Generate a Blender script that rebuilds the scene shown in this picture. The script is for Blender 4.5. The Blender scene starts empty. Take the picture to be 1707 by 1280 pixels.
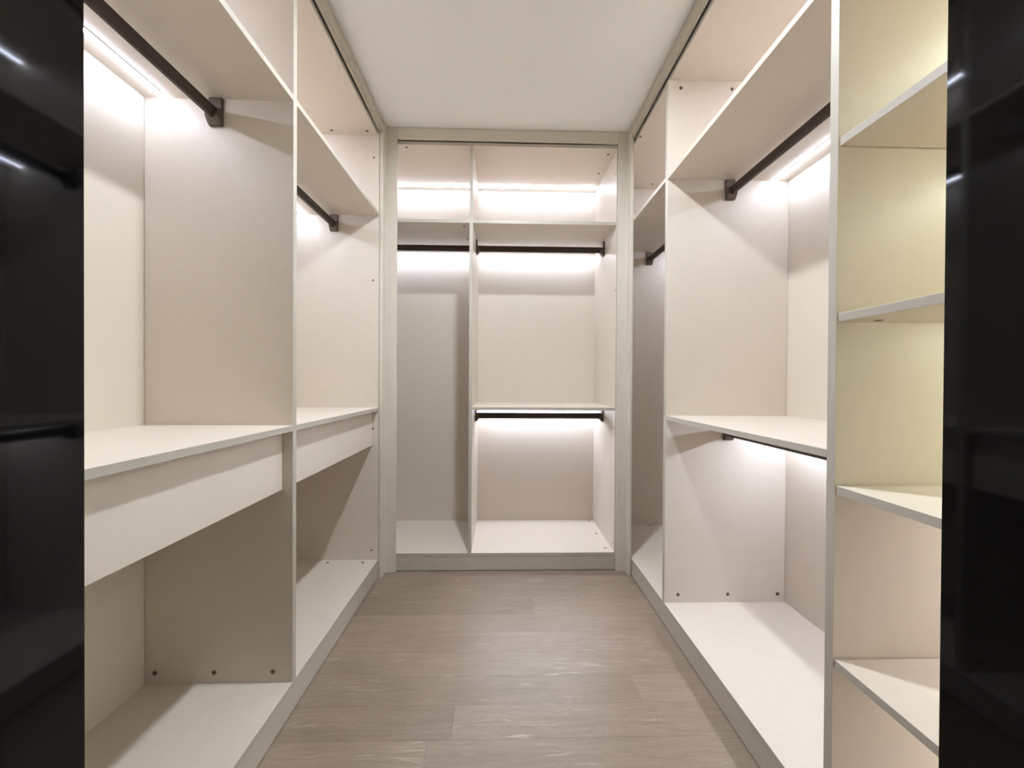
import bpy, bmesh, math, random
from mathutils import Vector, Matrix

sc = bpy.context.scene
COL = sc.collection

# ------------------------------------------------------------------ camera, world, exposure
CAM_H = 1.04
F_PX = 650.0
YAW, PITCH, ROLL = 0.02534, -0.00638, 0.00559


def camera_axes():
    fwd = Vector((math.sin(YAW) * math.cos(PITCH), math.cos(YAW) * math.cos(PITCH), math.sin(PITCH)))
    right = Vector((math.cos(YAW), -math.sin(YAW), 0))
    up = right.cross(fwd)
    c, s = math.cos(ROLL), math.sin(ROLL)
    return c * right + s * up, -s * right + c * up, fwd


cam_d = bpy.data.cameras.new('camera')
cam = bpy.data.objects.new('camera', cam_d)
COL.objects.link(cam)
r_, u_, f_ = camera_axes()
cam.matrix_world = Matrix(((r_.x, u_.x, -f_.x, 0), (r_.y, u_.y, -f_.y, 0), (r_.z, u_.z, -f_.z, CAM_H), (0, 0, 0, 1)))
cam_d.sensor_fit = 'HORIZONTAL'
cam_d.sensor_width = 36
cam_d.lens = F_PX / 1707 * 36
cam_d.clip_start = 0.01
sc.camera = cam

world = bpy.data.worlds.new('world')
sc.world = world
world.use_nodes = True
world.node_tree.nodes['Background'].inputs[0].default_value = (0.9, 0.95, 1.0, 1)
world.node_tree.nodes['Background'].inputs[1].default_value = 0.02

sc.view_settings.view_transform = 'Standard'
sc.view_settings.look = 'None'
sc.view_settings.gamma = 1
sc.view_settings.exposure = 0.11
sc.view_settings.use_curve_mapping = False
sc.cycles.diffuse_bounces = 6
sc.cycles.max_bounces = 8

LED_L = 65.0            # radiance of the neutral LED diffusers
LED_MID_L = 126.0        # the strips under the middle shelves
LED_WARM_L = 106.0       # the warm ones in the shelf tower
TOWER_L = 98.0          # the dimmer neutral ones low in the tower
LAMP_L = 1150.0           # ceiling lamp dome
LED_COL = (1.0, 1.08, 1.32)
WARM_COL = (1.0, 1.12, 0.95)
LAMP_COL = (1.0, 1.08, 1.16)
TOWER_COL = (1.0, 1.05, 1.12)

# ------------------------------------------------------------------ materials


def new_mat(name):
    m = bpy.data.materials.new(name)
    m.use_nodes = True
    nt = m.node_tree
    return m, nt, nt.nodes['Principled BSDF']


def lin(c):
    return tuple(((v / 255) / 12.92 if v / 255 <= 0.04045 else ((v / 255 + 0.055) / 1.055) ** 2.4) for v in c)


def noise(nt, coord, scale, detail, vec_scale):
    mp = nt.nodes.new('ShaderNodeMapping')
    mp.inputs['Scale'].default_value = vec_scale
    nt.links.new(coord, mp.inputs['Vector'])
    n = nt.nodes.new('ShaderNodeTexNoise')
    n.inputs['Scale'].default_value = scale
    n.inputs['Detail'].default_value = detail
    nt.links.new(mp.outputs['Vector'], n.inputs['Vector'])
    return n.outputs['Fac']


def math_node(nt, op, a, b=None, c=None):
    n = nt.nodes.new('ShaderNodeMath')
    n.operation = op
    for i, v in enumerate((a, b, c)):
        if v is None:
            continue
        if isinstance(v, (int, float)):
            n.inputs[i].default_value = v
        else:
            nt.links.new(v, n.inputs[i])
    return n.outputs[0]


def linen_mat(name, srgb, rough=0.42, amount=0.045):
    """melamine board with a fine linen weave print and relief"""
    m, nt, b = new_mat(name)
    co = nt.nodes.new('ShaderNodeTexCoord').outputs['Object']
    n1 = noise(nt, co, 1, 2, (620, 620, 34))
    n2 = noise(nt, co, 1, 2, (34, 34, 620))
    n3 = noise(nt, co, 1, 2, (34, 620, 34))
    s = math_node(nt, 'ADD', math_node(nt, 'ADD', n1, n2), n3)
    d = math_node(nt, 'MULTIPLY', math_node(nt, 'SUBTRACT', s, 1.5), amount)
    fac = math_node(nt, 'ADD', d, 1.0)
    mix = nt.nodes.new('ShaderNodeVectorMath')
    mix.operation = 'SCALE'
    mix.inputs[0].default_value = lin(srgb)
    nt.links.new(fac, mix.inputs['Scale'])
    nt.links.new(mix.outputs[0], b.inputs['Base Color'])
    b.inputs['Roughness'].default_value = rough
    b.inputs['Specular IOR Level'].default_value = 0.35
    bp = nt.nodes.new('ShaderNodeBump')
    bp.inputs['Strength'].default_value = 0.12
    bp.inputs['Distance'].default_value = 0.0006
    nt.links.new(s, bp.inputs['Height'])
    nt.links.new(bp.outputs[0], b.inputs['Normal'])
    return m


def plain_mat(name, srgb, rough, metal=0.0, spec=0.5, bump=0.0, bscale=200):
    m, nt, b = new_mat(name)
    b.inputs['Base Color'].default_value = (*lin(srgb), 1)
    b.inputs['Roughness'].default_value = rough
    b.inputs['Metallic'].default_value = metal
    b.inputs['Specular IOR Level'].default_value = spec
    co = nt.nodes.new('ShaderNodeTexCoord').outputs['Object']
    n = noise(nt, co, bscale, 3, (1, 1, 1))
    if bump:
        bp = nt.nodes.new('ShaderNodeBump')
        bp.inputs['Strength'].default_value = bump
        bp.inputs['Distance'].default_value = 0.001
        nt.links.new(n, bp.inputs['Height'])
        nt.links.new(bp.outputs[0], b.inputs['Normal'])
    return m


def emit_mat(name, col, strength):
    m, nt, b = new_mat(name)
    b.inputs['Base Color'].default_value = (0.8, 0.8, 0.8, 1)
    b.inputs['Emission Color'].default_value = (*col, 1)
    b.inputs['Emission Strength'].default_value = strength
    return m


def plank_mat():
    m, nt, b = new_mat('grey_oak_plank')
    tc = nt.nodes.new('ShaderNodeTexCoord')
    oi = nt.nodes.new('ShaderNodeObjectInfo')
    off = nt.nodes.new('ShaderNodeVectorMath')
    off.operation = 'SCALE'
    off.inputs[0].default_value = (7.3, 3.1, 5.7)
    nt.links.new(oi.outputs['Random'], off.inputs['Scale'])
    add = nt.nodes.new('ShaderNodeVectorMath')
    add.operation = 'ADD'
    nt.links.new(tc.outputs['Object'], add.inputs[0])
    nt.links.new(off.outputs[0], add.inputs[1])
    co = add.outputs[0]
    warp = noise(nt, co, 1, 3, (5, 18, 1))
    wv = nt.nodes.new('ShaderNodeVectorMath')
    wv.operation = 'MULTIPLY_ADD'
    wv.inputs[1].default_value = (0, 0.05, 0)
    cmb = nt.nodes.new('ShaderNodeCombineXYZ')
    nt.links.new(warp, cmb.inputs[1])
    nt.links.new(cmb.outputs[0], wv.inputs[0])
    nt.links.new(co, wv.inputs[2])
    g1 = noise(nt, wv.outputs[0], 1, 5, (5, 130, 1))      # long grain
    g2 = noise(nt, wv.outputs[0], 1, 3, (2, 34, 1))       # broad figure
    g3 = noise(nt, wv.outputs[0], 1, 6, (14, 420, 1))     # fine pores
    blotch = noise(nt, co, 1, 2, (3.0, 9, 1))
    ramp = nt.nodes.new('ShaderNodeValToRGB')
    e = ramp.color_ramp.elements
    e[0].position, e[0].color = 0.22, (*lin((114, 100, 85)), 1)
    e[1].position, e[1].color = 0.86, (*lin((180, 164, 146)), 1)
    mid = ramp.color_ramp.elements.new(0.52)
    mid.color = (*lin((146, 129, 112)), 1)
    t = math_node(nt, 'ADD', math_node(nt, 'MULTIPLY', g1, 0.30), math_node(nt, 'MULTIPLY', g2, 0.16))
    t = math_node(nt, 'ADD', t, math_node(nt, 'MULTIPLY', g3, 0.34))
    t = math_node(nt, 'ADD', t, math_node(nt, 'MULTIPLY', blotch, 0.2))
    speck = noise(nt, co, 1, 4, (160, 420, 1))
    t = math_node(nt, 'ADD', t, math_node(nt, 'MULTIPLY', math_node(nt, 'SUBTRACT', speck, 0.5), 0.30))
    nt.links.new(t, ramp.inputs[0])
    # limed (white) streaks
    st = nt.nodes.new('ShaderNodeMapRange')
    st.inputs['From Min'].default_value = 0.60
    st.inputs['From Max'].default_value = 0.74
    st.inputs['To Max'].default_value = 0.8
    nt.links.new(noise(nt, wv.outputs[0], 1, 4, (7, 190, 1)), st.inputs['Value'])
    msk = nt.nodes.new('ShaderNodeMapRange')
    msk.inputs['From Min'].default_value = 0.45
    msk.inputs['From Max'].default_value = 0.60
    nt.links.new(noise(nt, co, 1, 2, (3.5, 12, 1)), msk.inputs['Value'])
    sf = math_node(nt, 'MULTIPLY', st.outputs[0], msk.outputs[0])
    mx = nt.nodes.new('ShaderNodeMixRGB')
    nt.links.new(sf, mx.inputs[0])
    nt.links.new(ramp.outputs[0], mx.inputs[1])
    mx.inputs[2].default_value = (*lin((206, 194, 179)), 1)
    ml = nt.nodes.new('ShaderNodeMixRGB')
    ml.blend_type = 'MULTIPLY'
    ml.inputs[0].default_value = 1
    nt.links.new(mx.outputs[0], ml.inputs[1])
    nt.links.new(oi.outputs['Color'], ml.inputs[2])
    nt.links.new(ml.outputs[0], b.inputs['Base Color'])
    b.inputs['Roughness'].default_value = 0.36
    b.inputs['Specular IOR Level'].default_value = 0.7
    bp = nt.nodes.new('ShaderNodeBump')
    bp.inputs['Strength'].default_value = 0.25
    bp.inputs['Distance'].default_value = 0.0006
    nt.links.new(g1, bp.inputs['Height'])
    nt.links.new(bp.outputs[0], b.inputs['Normal'])
    return m


BOARD = linen_mat('cream_linen_board', (216, 206, 193))
EDGE = linen_mat('grey_edge_band', (184, 178, 166), amount=0.08)
KICK = linen_mat('taupe_plinth_board', (190, 182, 168), amount=0.10)
TRIM = linen_mat('greige_trim_board', (211, 204, 191), amount=0.08)
PAINT = plain_mat('ceiling_paint', (241, 240, 237), 0.85, spec=0.2, bump=0.05, bscale=300)
PLASTER = plain_mat('wall_plaster', (214, 208, 198), 0.9, spec=0.2, bump=0.05)
SUBFLOOR = plain_mat('subfloor_screed', (96, 86, 78), 0.9, spec=0.1)
BLACK = plain_mat('black_lacquer', (8, 8, 9), 0.045, spec=0.2, bump=0.015, bscale=30)
BRONZE = plain_mat('dark_bronze_aluminium', (62, 50, 44), 0.42, metal=0.35, bump=0.03, bscale=400)
BRACKET = plain_mat('bronze_bracket', (98, 86, 78), 0.45, metal=0.35, bump=0.03, bscale=400)
CAM = plain_mat('nickel_cam_fitting', (128, 110, 92), 0.4, metal=0.6)
CAM_DARK = plain_mat('cam_fitting_slot', (40, 34, 28), 0.6)
ALU = plain_mat('white_led_channel', (225, 222, 216), 0.4, metal=0.0)
LED = emit_mat('led_diffuser', LED_COL, LED_L)
LEDM = emit_mat('middle_led_diffuser', LED_COL, LED_MID_L)
LEDW = emit_mat('warm_led_diffuser', WARM_COL, LED_WARM_L)
LEDT = emit_mat('tower_led_diffuser', TOWER_COL, TOWER_L)
DOME = emit_mat('lamp_dome', LAMP_COL, LAMP_L)
PLANK = plank_mat()

# ------------------------------------------------------------------ helpers


def tag(o, label=None, cat=None, group=None, kind=None):
    if label:
        o['label'] = label
    if cat:
        o['category'] = cat
    if group:
        o['group'] = group
    if kind:
        o['kind'] = kind
    return o


def empty(name, loc):
    o = bpy.data.objects.new(name, None)
    o.empty_display_size = 0.1
    o.location = loc
    COL.objects.link(o)
    return o


def world_loc(o):
    p = Vector((0, 0, 0))
    while o is not None:
        p += o.location
        o = o.parent
    return p


def link_mesh(name, bm, mat, parent, centre, smooth=False):
    me = bpy.data.meshes.new(name)
    bm.normal_update()
    bm.to_mesh(me)
    bm.free()
    if smooth:
        for p in me.polygons:
            p.use_smooth = True
    for mm in (mat if isinstance(mat, (list, tuple)) else [mat]):
        me.materials.append(mm)
    o = bpy.data.objects.new(name, me)
    COL.objects.link(o)
    if parent is not None:
        o.parent = parent
        o.location = Vector(centre) - world_loc(parent)
    else:
        o.location = centre
    return o


def bm_box(bm, x0, x1, y0, y1, z0, z1):
    vs = [bm.verts.new((x, y, z)) for x in (x0, x1) for y in (y0, y1) for z in (z0, z1)]
    for q in ((0, 1, 3, 2), (4, 6, 7, 5), (0, 4, 5, 1), (2, 3, 7, 6), (0, 2, 6, 4), (1, 5, 7, 3)):
        bm.faces.new([vs[i] for i in q])
    return vs


def box(name, x, y, z, mat, parent=None, bevel=0.0006, band=None):
    """a board given by its world ranges; the edges are eased; band = direction of the edge-banded face"""
    c = Vector(((x[0] + x[1]) / 2, (y[0] + y[1]) / 2, (z[0] + z[1]) / 2))
    bm = bmesh.new()
    bm_box(bm, x[0] - c.x, x[1] - c.x, y[0] - c.y, y[1] - c.y, z[0] - c.z, z[1] - c.z)
    if bevel:
        bmesh.ops.bevel(bm, geom=list(bm.edges), offset=bevel, segments=1, affect='EDGES')
    if band is not None:
        bm.normal_update()
        for fa in bm.faces:
            if fa.normal.dot(Vector(band)) > 0.9:
                fa.material_index = 1
        mat = [mat, EDGE]
    return link_mesh(name, bm, mat, parent, c)


def extrude_profile(bm, pts, axis, a0, a1):
    """pts: 2D outline (u, z); axis 'Y': u=X, extruded along Y; axis 'X': u=Y, extruded along X"""
    def P(u, z, a):
        return (u, a, z) if axis == 'Y' else (a, u, z)
    A = [bm.verts.new(P(u, z, a0)) for u, z in pts]
    B = [bm.verts.new(P(u, z, a1)) for u, z in pts]
    n = len(pts)
    for i in range(n):
        bm.faces.new((A[i], A[(i + 1) % n], B[(i + 1) % n], B[i]))
    bm.faces.new(A[::-1])
    bm.faces.new(B)
    bmesh.ops.recalc_face_normals(bm, faces=bm.faces[:])


# cam fitting: a small nickel disc with a rim and a cross slot; shared mesh, local +Z is the outward normal
def cam_mesh(r):
    bm = bmesh.new()
    n = 14
    def ring(rad, z):
        return [bm.verts.new((rad * math.cos(2 * math.pi * i / n), rad * math.sin(2 * math.pi * i / n), z)) for i in range(n)]
    a, b_, c = ring(r, 0), ring(r, 0.0009), ring(r * 0.8, 0.0005)
    for i in range(n):
        j = (i + 1) % n
        bm.faces.new((a[i], a[j], b_[j], b_[i]))
        bm.faces.new((b_[i], b_[j], c[j], c[i]))
    bm.faces.new(c)
    for k in range(2):
        w, l = r * 0.16, r * 0.62
        sx, sy = (l, w) if k == 0 else (w, l)
        vs = [bm.verts.new((q[0] * sx, q[1] * sy, 0.0006 + k * 0.00005)) for q in ((-1, -1), (1, -1), (1, 1), (-1, 1))]
        fa = bm.faces.new(vs)
        fa.material_index = 1
    me = bpy.data.meshes.new('cam_fitting')
    bm.to_mesh(me)
    bm.free()
    me.materials.append(CAM)
    me.materials.append(CAM_DARK)
    return me


CAM_BIG = cam_mesh(0.0075)
CAM_SMALL = cam_mesh(0.0052)


def cam_fit(parent, pos, normal, small=False):
    o = bpy.data.objects.new('cam_fitting', CAM_SMALL if small else CAM_BIG)
    COL.objects.link(o)
    o.parent = parent
    o.location = Vector(pos) - world_loc(parent)
    o.rotation_euler = Vector(normal).to_track_quat('Z', 'Y').to_euler()
    return o


# ------------------------------------------------------------------ dimensions (metres)
T = 0.018
ZB = 0.097                      # top of the base boards
ZU, ZUT = 1.904, 1.922          # upper shelf underside / top
ZT, ZTT = 2.324, 2.342          # top board underside / top
ZC = 2.406                      # ceiling
XL, XLB = -0.6494, -1.101       # left run: front plane, back board face
XR, XRB = 0.698, 1.2225         # right run
YB, YBB = 2.138, 2.642          # back run: front plane, back board face
YN = 0.392                      # near end of the side runs
LP0, LP1 = 1.229, 1.249         # left partition
LE = 2.066                      # left end board
RP0, RP1 = 1.645, 1.667         # right partition
RT0, RT1 = 0.799, 0.820         # tower partition
RE = 2.569                      # right far end board
WT = 2.66

# ------------------------------------------------------------------ setting
tag(box('ceiling', (-1.30, 1.42), (0.2, 2.80), (ZC, ZC + 0.10), PAINT), 'plain off-white painted ceiling over the walk-in closet', kind='structure')
tag(box('wall_left', (-1.25, -1.118), (0.2, 2.80), (0, ZC), PLASTER), 'plastered side wall behind the left wardrobe', kind='structure')
tag(box('wall_right', (1.242, 1.37), (0.2, 2.80), (0, ZC), PLASTER), 'plastered side wall behind the right wardrobe', kind='structure')
tag(box('wall_back', (-1.118, 1.242), (WT, 2.78), (0, ZC), PLASTER), 'plastered wall behind the wardrobe facing the door', kind='structure')

bm = bmesh.new()
for xr, zr in (((-1.118, -0.421), (0, ZC)), ((0.448, 1.242), (0, ZC)), ((-0.421, 0.448), (2.13, ZC))):
    bm_box(bm, xr[0], xr[1], 0.215, 0.350, zr[0], zr[1])
tag(link_mesh('wall_front', bm, PLASTER, None, (0, 0, 0)), 'plastered wall around the closet doorway', kind='structure')

# glossy black door lining the photograph looks through
door = empty('door_1', (0.0135, 0.29, 0))
tag(door, 'glossy black lined doorway in the foreground', kind='structure')


def jamb(side):
    xi, yo = (-0.400, 0.385) if side < 0 else (0.427, 0.368)
    s = side
    bm = bmesh.new()
    # lining with returns over the wall on both faces (C section seen from above)
    pts = [(xi, 0.200), (xi + s * 0.075, 0.200), (xi + s * 0.075, 0.2135), (xi + s * 0.020, 0.2135), (xi + s * 0.020, 0.3515),
           (xi + s * 0.075, 0.3515), (xi + s * 0.075, yo), (xi, yo)]
    A = [bm.verts.new((x - xi, y - 0.29, 0.0015)) for x, y in pts]
    B = [bm.verts.new((x - xi, y - 0.29, 2.12)) for x, y in pts]
    n = len(pts)
    for i in range(n):
        bm.faces.new((A[i], A[(i + 1) % n], B[(i + 1) % n], B[i]))
    bm.faces.new(A[::-1])
    bm.faces.new(B)
    bmesh.ops.recalc_face_normals(bm, faces=bm.faces[:])
    bmesh.ops.bevel(bm, geom=list(bm.edges), offset=0.0015, segments=2, affect='EDGES')
    return link_mesh('jamb', bm, BLACK, door, (xi, 0.29, 0))


jamb(-1)
jamb(1)
box('head', (-0.40, 0.427), (0.200, 0.368), (2.108, 2.1285), BLACK, door, 0.001)

# floor: screed slab with separate grey oak planks laid across the closet
floor = tag(box('floor', (-1.118, 1.242), (-0.9, 2.66), (-0.06, -0.0105), SUBFLOOR, None, 0), 'grey oak plank floor of the closet', kind='structure')
rng = random.Random(5)
PW = 0.1217
y_ref = 1.858
known = {0: (0.150, 0.86, 1.05), -1: (1.2, 0.91, 0.95), 4: (0.462, 0.94, 1.05), 5: (-0.145, 0.92, 1.03), 1: (-0.95, 1, 1.02),
         2: (0.62, 1.0, 0.97), 3: (-0.42, 0.95, 1.01), -2: (-0.25, 0.96, 0.93), -3: (0.3, 0.95, 0.95)}
for k in range(-3, 23):
    y1 = y_ref - k * PW
    y0 = y1 - PW
    if y1 < -0.88:
        break
    if y1 > 2.30:
        continue
    if k in known:
        seam, ca, cb = known[k]
    else:
        seam, ca, cb = rng.uniform(-0.5, 0.5), rng.uniform(0.93, 1.04), rng.uniform(0.93, 1.04)
    cuts = [-0.80, seam, 0.86] if -0.75 < seam < 0.80 else [-0.80, 0.86]
    for i in range(len(cuts) - 1):
        g = 0.0001
        p = box('plank', (cuts[i] + g, cuts[i + 1] - g), (y0 + g, y1 - g), (-0.010, 0.0), PLANK, floor, 0.0003)
        t = (ca, cb)[i] if len(cuts) == 3 else ca
        p.color = (t, t * rng.uniform(0.99, 1.01), t * rng.uniform(0.98, 1.01), 1)

# closing strips between the wardrobes, and between the wardrobes and the ceiling


def post(name, side, label):
    # L section: strip standing proud of the side run, and the face strip beside the back run
    if side < 0:
        xo, xs, xi = XL + 0.0003, -0.629, -0.572
    else:
        xo, xs, xi = XR - 0.0003, 0.680, 0.630
    pts = [(xo, 2.068), (xs, 2.068), (xs, 2.123), (xi, 2.123), (xi, 2.1372), (xo, 2.1372)]
    cx = (xo + xi) / 2
    bm = bmesh.new()
    A = [bm.verts.new((x - cx, y - 2.10, 0.001)) for x, y in pts]
    B = [bm.verts.new((x - cx, y - 2.10, 2.4042)) for x, y in pts]
    n = len(pts)
    for i in range(n):
        bm.faces.new((A[i], A[(i + 1) % n], B[(i + 1) % n], B[i]))
    bm.faces.new(A[::-1])
    bm.faces.new(B)
    bmesh.ops.recalc_face_normals(bm, faces=bm.faces[:])
    bmesh.ops.bevel(bm, geom=[e for e in bm.edges if abs(e.verts[0].co.z - e.verts[1].co.z) > 1], offset=0.003, segments=3, affect='EDGES')
    return tag(link_mesh(name, bm, TRIM, None, (cx, 2.10, 0)), label, kind='structure')


post('trim_1', -1, 'upright closing strip in the corner of left and back wardrobes')
post('trim_2', 1, 'upright closing strip in the corner of right and back wardrobes')
tag(box('trim_3', (-0.5715, 0.6295), (2.123, 2.1372), (2.345, 2.4042), TRIM, None, 0.0015), 'header strip between the back wardrobe and the ceiling', kind='structure')


def crown(name, side, label):
    # proud closing strip with a shallow stepped face running along the ceiling
    if side < 0:
        xo, xs = XL + 0.0003, -0.629
    else:
        xo, xs = XR - 0.0003, 0.680
    s = -side
    pts = [(xo, 2.343), (xs - s * 0.010, 2.343), (xs - s * 0.008, 2.352), (xs, 2.358), (xs, 2.390), (xs - s * 0.006, 2.394), (xs - s * 0.006, 2.4040), (xo, 2.4040)]
    bm = bmesh.new()
    c = ((xo + xs) / 2, (0.40 + 2.0675) / 2, 2.37)
    extrude_profile(bm, [(u - c[0], z - c[2]) for u, z in pts], 'Y', 0.40 - c[1], 2.0675 - c[1])
    return tag(link_mesh(name, bm, KICK, None, c), label, kind='structure')


crown('trim_4', -1, 'closing strip under the ceiling along the left wardrobe')
crown('trim_5', 1, 'closing strip under the ceiling along the right wardrobe')

# ------------------------------------------------------------------ left wardrobe
lw = empty('wardrobe', ((XL + XLB) / 2, (YN + LE) / 2, 0))
tag(lw, 'cream open wardrobe on the left with a counter over two drawers', 'wardrobe', 'open wardrobes around the closet')
xs = (XLB, XL)
end = box('side_panel', (XLB - 0.009, XL), (LE, LE + T), (0, ZTT), BOARD, lw, band=(1, 0, 0))
box('side_panel', (XLB - 0.009, XL), (YN, YN + T), (0, ZTT), BOARD, lw, band=(1, 0, 0))
part = box('partition', xs, (LP0, LP1), (ZB, ZT), BOARD, lw, band=(1, 0, 0))
near, far = (YN + T, LP0), (LP1, LE)
ltop = box('top_panel', (XLB, XL - 0.008), (YN + T, LE), (ZT, ZTT), BOARD, lw, band=(1, 0, 0))
lbot = box('bottom_panel', xs, (YN + T, LE), (ZB - T, ZB), BOARD, lw, band=(1, 0, 0))
box('kick_board', (XL - 0.020, XL - 0.0015), (YN + T, LE), (0.004, ZB - T - 0.001), KICK, lw)
for yr in (near, far):
    box('back_panel', (XLB - 0.009, XLB), yr, (ZB - T, ZTT), BOARD, lw)
    box('shelf', xs, yr, (ZU, ZUT), BOARD, lw, band=(1, 0, 0))
    box('countertop', xs, yr, (0.8815, 0.900), BOARD, lw, 0.0008, band=(1, 0, 0))
    yd = (yr[0] + 0.0015, yr[1] - 0.0015)
    d = box('drawer', (-0.699, -0.681), yd, (0.700, 0.8795), BOARD, lw)
    box('drawer_bottom', (-1.08, -0.6995), (yd[0] + 0.02, yd[1] - 0.02), (0.715, 0.724), BOARD, d)
    box('drawer_back', (-1.09, -1.0805), (yd[0] + 0.02, yd[1] - 0.02), (0.715, 0.85), BOARD, d)
    for a in (yd[0] + 0.012, yd[1] - 0.020):
        box('drawer_side', (-1.08, -0.6995), (a, a + 0.0078), (0.715, 0.85), BOARD, d)
for x in (-1.07, -0.89, -0.71):
    cam_fit(part, (x, LP0, 0.131), (0, -1, 0))
for x, z in ((-0.684, 0.148), (-0.679, 1.567), (-0.676, 2.207), (-0.677, 0.789)):
    cam_fit(end, (x, LE, z), (0, -1, 0), True)
for x in (-0.882, -0.702):
    cam_fit(ltop, (x, 2.032, ZT), (0, 0, -1))
for x in (-0.898, -0.717):
    cam_fit(lbot, (x, 2.035, ZB), (0, 0, 1))

# ------------------------------------------------------------------ back wardrobe
bw = empty('wardrobe', (-0.22, (YB + YBB) / 2, 0))
tag(bw, 'cream open wardrobe facing the door with one divider and two bays', 'wardrobe', 'open wardrobes around the closet')
BX0, BX1 = -1.088, 0.625
D0, D1 = -0.182, -0.164
ys = (YB, YBB)
bside = box('side_panel', (BX1, BX1 + T), (YB, YBB + 0.009), (0, ZTT), BOARD, bw, band=(0, -1, 0))
box('side_panel', (BX0 - T, BX0), (YB, YBB + 0.009), (0, ZTT), BOARD, bw, band=(0, -1, 0))
box('partition', (D0, D1), ys, (ZB, ZT), BOARD, bw, band=(0, -1, 0))
btop = box('top_panel', (BX0, BX1), (YB + 0.002, YBB), (ZT, ZTT), BOARD, bw, band=(0, -1, 0))
bbot = box('bottom_panel', (BX0, BX1), ys, (ZB - T + 0.001, ZB + 0.001), BOARD, bw, band=(0, -1, 0))
box('kick_board', (BX0, BX1), (YB + 0.001, YB + 0.019), (0.003, ZB - T), KICK, bw)
for xr in ((BX0, D0), (D1, BX1)):
    box('back_panel', xr, (YBB, YBB + 0.009), (ZB - T, ZTT), BOARD, bw)
    sh = box('shelf', xr, ys, (ZU, ZUT), BOARD, bw, band=(0, -1, 0))
    if xr[0] == BX0:
        for y in (2.186, 2.387):
            cam_fit(sh, (-0.216, y, ZU), (0, 0, -1))
box('shelf', (D1, BX1), (YB + 0.003, YBB), (0.8815, 0.899), BOARD, bw, band=(0, -1, 0))
for y in (2.614, 2.406, 2.196):
    cam_fit(bbot, (0.591, y, ZB + 0.001), (0, 0, 1))
for x, y in ((0.591, 2.194), (0.589, 2.397), (-0.532, 2.165)):
    cam_fit(btop, (x, y, ZT), (0, 0, -1))
for y, z in ((2.166, 2.199), (2.162, 1.554), (2.162, 0.140), (2.172, 0.783)):
    cam_fit(bside, (BX1, y, z), (-1, 0, 0), True)

# ------------------------------------------------------------------ right wardrobe
rw = empty('wardrobe', ((XR + XRB) / 2, (YN + RE) / 2, 0))
tag(rw, 'cream open wardrobe on the right ending in a shelf tower by the door', 'wardrobe', 'open wardrobes around the closet')
xs = (XR, XRB)
YN2 = 0.376
box('side_panel', (XR, XRB + 0.009), (RE, RE + T), (0, ZTT), BOARD, rw, band=(-1, 0, 0))
box('side_panel', (XR, XRB + 0.009), (YN2, YN2 + T), (0, ZTT), BOARD, rw, band=(-1, 0, 0))
rpart = box('partition', xs, (RP0, RP1), (ZB, ZT), BOARD, rw, band=(-1, 0, 0))
box('partition', xs, (RT0, RT1), (ZB, ZT), BOARD, rw, band=(-1, 0, 0))
rtop = box('top_panel', (XR + 0.008, XRB), (YN2 + T, RE), (ZT, ZTT), BOARD, rw, band=(-1, 0, 0))
rbot = box('bottom_panel', xs, (YN2 + T, RE), (ZB - T, ZB), BOARD, rw, band=(-1, 0, 0))
box('kick_board', (XR + 0.0015, XR + 0.020), (YN2 + T, RE), (0.004, ZB - T - 0.001), KICK, rw)
tower, rnear, rfar = (YN2 + T, RT0), (RT1, RP0), (RP1, RE)
for yr in (tower, rnear, rfar):
    box('back_panel', (XRB, XRB + 0.009), yr, (ZB - T, ZTT), BOARD, rw)
    box('shelf', xs, yr, (ZU - 0.001, ZUT - 0.001), BOARD, rw, band=(-1, 0, 0))
box('shelf', xs, rnear, (0.8805, 0.8985), BOARD, rw, 0.0008, band=(-1, 0, 0))
for z in (1.533, 1.168, 0.808, 0.443):
    tsh = box('shelf', (XR + 0.002, XRB), (tower[0], tower[1] - 0.0025), (z, z + T), BOARD, rw, 0.0008, band=(-1, 0, 0))
    if z == 1.168:
        cam_fit(tsh, (0.760, 0.770, z), (0, 0, -1))
for x, z in ((0.752, 2.290), (0.972, 2.290), (0.757, 0.132), (0.973, 0.132), (1.191, 0.132)):
    cam_fit(rpart, (x, RP0, z), (0, -1, 0))
for x, y in ((0.715, 2.03), (0.968, 2.51)):
    cam_fit(rtop, (x, y, ZT), (0, 0, -1))
cam_fit(rbot, (0.98, 2.536, ZB), (0, 0, 1))

# ------------------------------------------------------------------ hanging rails
RAIL_DZ = (0.066, 0.035)        # rail bottom / top below the shelf


def rail_mesh(bm, length):
    # tall oval tube with a fine groove along both faces, axis along local Y
    h, w = 0.036, 0.018
    pts = []
    for i in range(20):
        a = 2 * math.pi * i / 20
        cx, cz = math.cos(a), math.sin(a)
        u = math.copysign(abs(cx) ** 0.45, cx) * w / 2
        z = math.copysign(abs(cz) ** 0.6, cz) * h / 2
        pts.append((u, z))
    extrude_profile(bm, pts, 'Y', -length / 2, length / 2)


def bracket_mesh(bm):
    # side profile (p = distance from the panel, z down from the shelf), extruded across its width, with a U-shaped cup
    w = 0.041
    prof = [(0, 0), (0.009, 0), (0.009, -0.034), (0.026, -0.056), (0.026, -0.064), (0.009, -0.086), (0, -0.086)]
    A = [bm.verts.new((-w / 2, p, z)) for p, z in prof]
    B = [bm.verts.new((w / 2, p, z)) for p, z in prof]
    n = len(prof)
    for i in range(n):
        bm.faces.new((A[i], A[(i + 1) % n], B[(i + 1) % n], B[i]))
    bm.faces.new(A[::-1])
    bm.faces.new(B)
    bmesh.ops.recalc_face_normals(bm, faces=bm.faces[:])
    bmesh.ops.bevel(bm, geom=list(bm.edges), offset=0.0018, segments=2, affect='EDGES')


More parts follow.
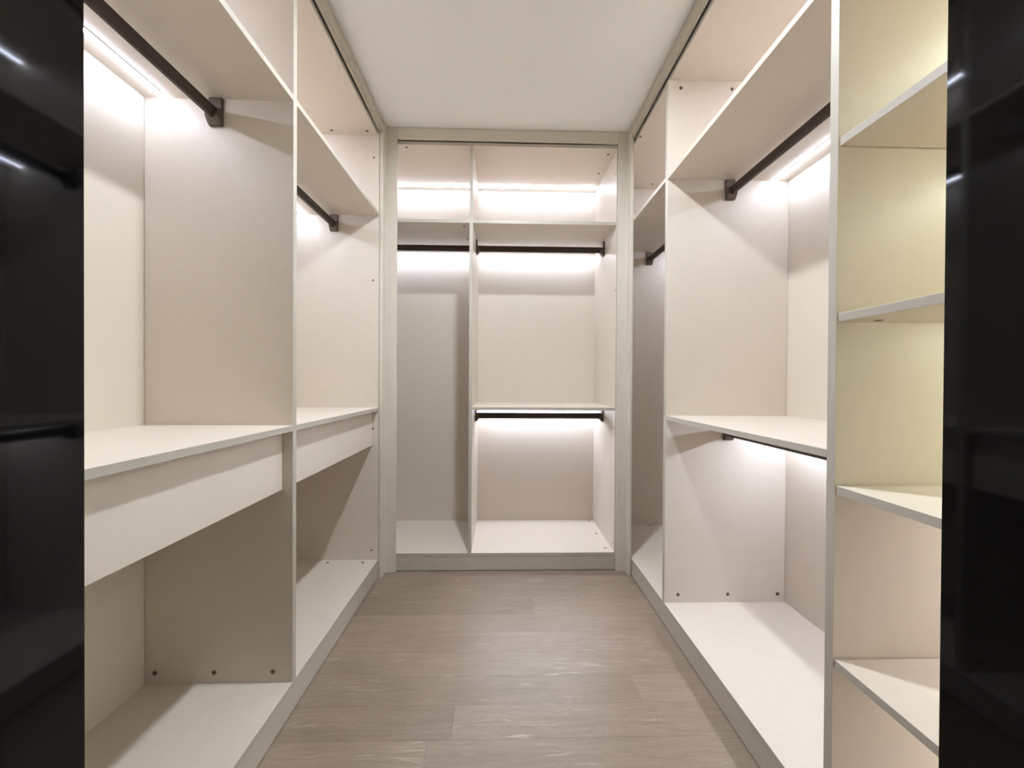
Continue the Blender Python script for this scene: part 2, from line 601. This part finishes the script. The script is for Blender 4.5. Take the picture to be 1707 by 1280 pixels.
def hanging_rail(axis, a0, a1, other, z_under, label):
    """rail along world axis 'X' or 'Y' from panel face a0 to panel face a1, under a shelf at z_under"""
    L = a1 - a0
    mid = (a0 + a1) / 2
    root = empty('hanging_rail', (other, mid, z_under) if axis == 'Y' else (mid, other, z_under))
    tag(root, label, 'clothes rail', 'dark clothes rails in the wardrobes')
    rot = 0 if axis == 'Y' else -math.pi / 2
    root.rotation_euler.z = rot
    bm = bmesh.new()
    rail_mesh(bm, L - 0.0205)
    me = link_mesh('rail', bm, BRONZE, None, (0, 0, 0), True)
    me.parent = root
    me.location = (0, 0, -0.0515)
    me.data.set_sharp_from_angle(angle=0.6)
    for s in (-1, 1):
        bm = bmesh.new()
        bracket_mesh(bm)
        b = link_mesh('bracket', bm, BRACKET, None, (0, 0, 0))
        b.parent = root
        b.location = (0, s * (L / 2 - 0.0002), -0.0003)
        b.rotation_euler.z = 0 if s < 0 else math.pi
    return root


hanging_rail('Y', near[0], near[1], -0.882, ZU, 'dark bronze clothes rail above the counter nearest the door on the left')
hanging_rail('Y', far[0], far[1], -0.880, ZU, 'dark bronze clothes rail in the farther bay of the left wardrobe')
hanging_rail('X', BX0, D0, 2.400, ZU, 'dark bronze clothes rail in the tall bay left of the divider')
hanging_rail('X', D1, BX1, 2.400, ZU, 'upper dark bronze clothes rail right of the divider facing the door')
hanging_rail('X', D1, BX1, 2.400, 0.8815, 'lower dark bronze clothes rail under the middle shelf facing the door')
hanging_rail('Y', rnear[0], rnear[1], 0.966, ZU - 0.001, 'dark bronze clothes rail under the upper shelf beside the shelf tower')
hanging_rail('Y', rnear[0], rnear[1], 0.966, 0.8805, 'dark bronze clothes rail under the low shelf on the right')
hanging_rail('Y', rfar[0], rfar[1], 0.970, ZU - 0.001, 'short visible dark rail in the far right corner bay')

# ------------------------------------------------------------------ LED strips


def led(axis, a0, a1, other, z_under, label, mat=LED):
    g = 0.004
    mid = (a0 + a1) / 2
    h = (a1 - a0) / 2 - g
    root = empty('led_strip', (other, mid, z_under) if axis == 'Y' else (mid, other, z_under))
    tag(root, label, 'light strip', 'lit strips under the wardrobe shelves')
    def rng_box(name, hw, z0, z1, mt, p):
        if axis == 'Y':
            return box(name, (other - hw, other + hw), (mid - h, mid + h), (z0, z1), mt, p, 0)
        return box(name, (mid - h, mid + h), (other - hw, other + hw), (z0, z1), mt, p, 0)
    rng_box('channel', 0.0085, z_under - 0.0020, z_under - 0.0002, ALU, root)
    rng_box('diffuser', 0.0040, z_under - 0.0050, z_under - 0.0019, mat, root)
    return root


LX, RX, BY = -1.037, 1.158, 2.580
led('Y', near[0], near[1], LX, ZU, 'lit strip under the upper shelf nearest the door on the left')
led('Y', far[0], far[1], LX, ZU, 'lit strip under the upper shelf in the farther left bay')
led('Y', near[0], near[1], LX, ZT, 'lit strip under the top board nearest the door on the left')
led('Y', far[0], far[1], LX, ZT, 'lit strip under the top board of the farther left bay')
led('X', BX0, D0, BY, ZT, 'lit strip under the top board left of the divider facing the door')
led('X', D1, BX1, BY, ZT, 'lit strip under the top board right of the divider facing the door')
led('X', BX0, D0, BY, ZU, 'lit strip behind the rail in the bay left of the divider')
led('X', D1, BX1, BY, ZU, 'lit strip behind the upper rail right of the divider')
led('X', D1, BX1, BY, 0.8815, 'lit strip under the middle shelf facing the door', LEDM)
led('Y', rnear[0], rnear[1], RX, ZU - 0.001, 'lit strip under the right upper shelf beside the shelf tower')
led('Y', rnear[0], rnear[1], RX, 0.8805, 'lit strip under the low shelf on the right', LEDM)
led('Y', rnear[0], rnear[1], RX, ZT, 'lit strip under the top board beside the shelf tower')
led('Y', rfar[0], rfar[1], RX, ZT, 'lit strip under the top board of the far right corner bay')
led('Y', rfar[0], rfar[1], RX, ZU - 0.001, 'lit strip under the upper shelf of the far right corner bay')
led('Y', tower[0], tower[1], RX, ZU - 0.001, 'warm lit strip in the upper compartment of the shelf tower', LEDW)
led('Y', tower[0], tower[1], RX, 1.533, 'warm lit strip in the second compartment of the shelf tower', LEDW)
led('Y', tower[0], tower[1], RX, 1.168, 'added warm fill strip in the third compartment of the shelf tower', LEDW)  # added fill: brightens this compartment, no strip is known here

led('Y', tower[0], tower[1], RX, 0.808, 'lit strip in the fourth compartment of the shelf tower', LEDT)
led('Y', tower[0], tower[1], RX, 0.443, 'added fill strip in the lowest compartment of the shelf tower', LEDT)  # added fill strip, put in because the lowest compartment came out too dark

# ------------------------------------------------------------------ ceiling lamp (just above the frame)
lamp = empty('ceiling_light', (0.06, 1.24, ZC))
tag(lamp, 'small round lit downlight in the middle of the ceiling', 'ceiling light')


def lathe(name, prof, mat):
    bm = bmesh.new()
    n = 32
    rings = [[bm.verts.new((r * math.cos(2 * math.pi * i / n), r * math.sin(2 * math.pi * i / n), z)) for i in range(n)] for r, z in prof]
    for a, b in zip(rings, rings[1:]):
        for i in range(n):
            j = (i + 1) % n
            bm.faces.new((a[i], a[j], b[j], b[i]))
    if name != 'base':
        bm.faces.new(rings[0])
        bm.faces.new(rings[-1])
    bmesh.ops.recalc_face_normals(bm, faces=bm.faces[:])
    o = link_mesh(name, bm, mat, None, (0, 0, 0), True)
    o.parent = lamp
    return o


# recessed downlight: a shallow ring with the glowing disc set inside it
lathe('base', [(0.042, -0.0004), (0.060, -0.0004), (0.062, -0.003), (0.059, -0.010), (0.052, -0.012), (0.048, -0.010), (0.0465, -0.0015), (0.042, -0.0012)], ALU)
lathe('diffuser', [(0.0455, -0.0022), (0.0455, -0.0045), (0.035, -0.0058), (0.012, -0.0062)], DOME)
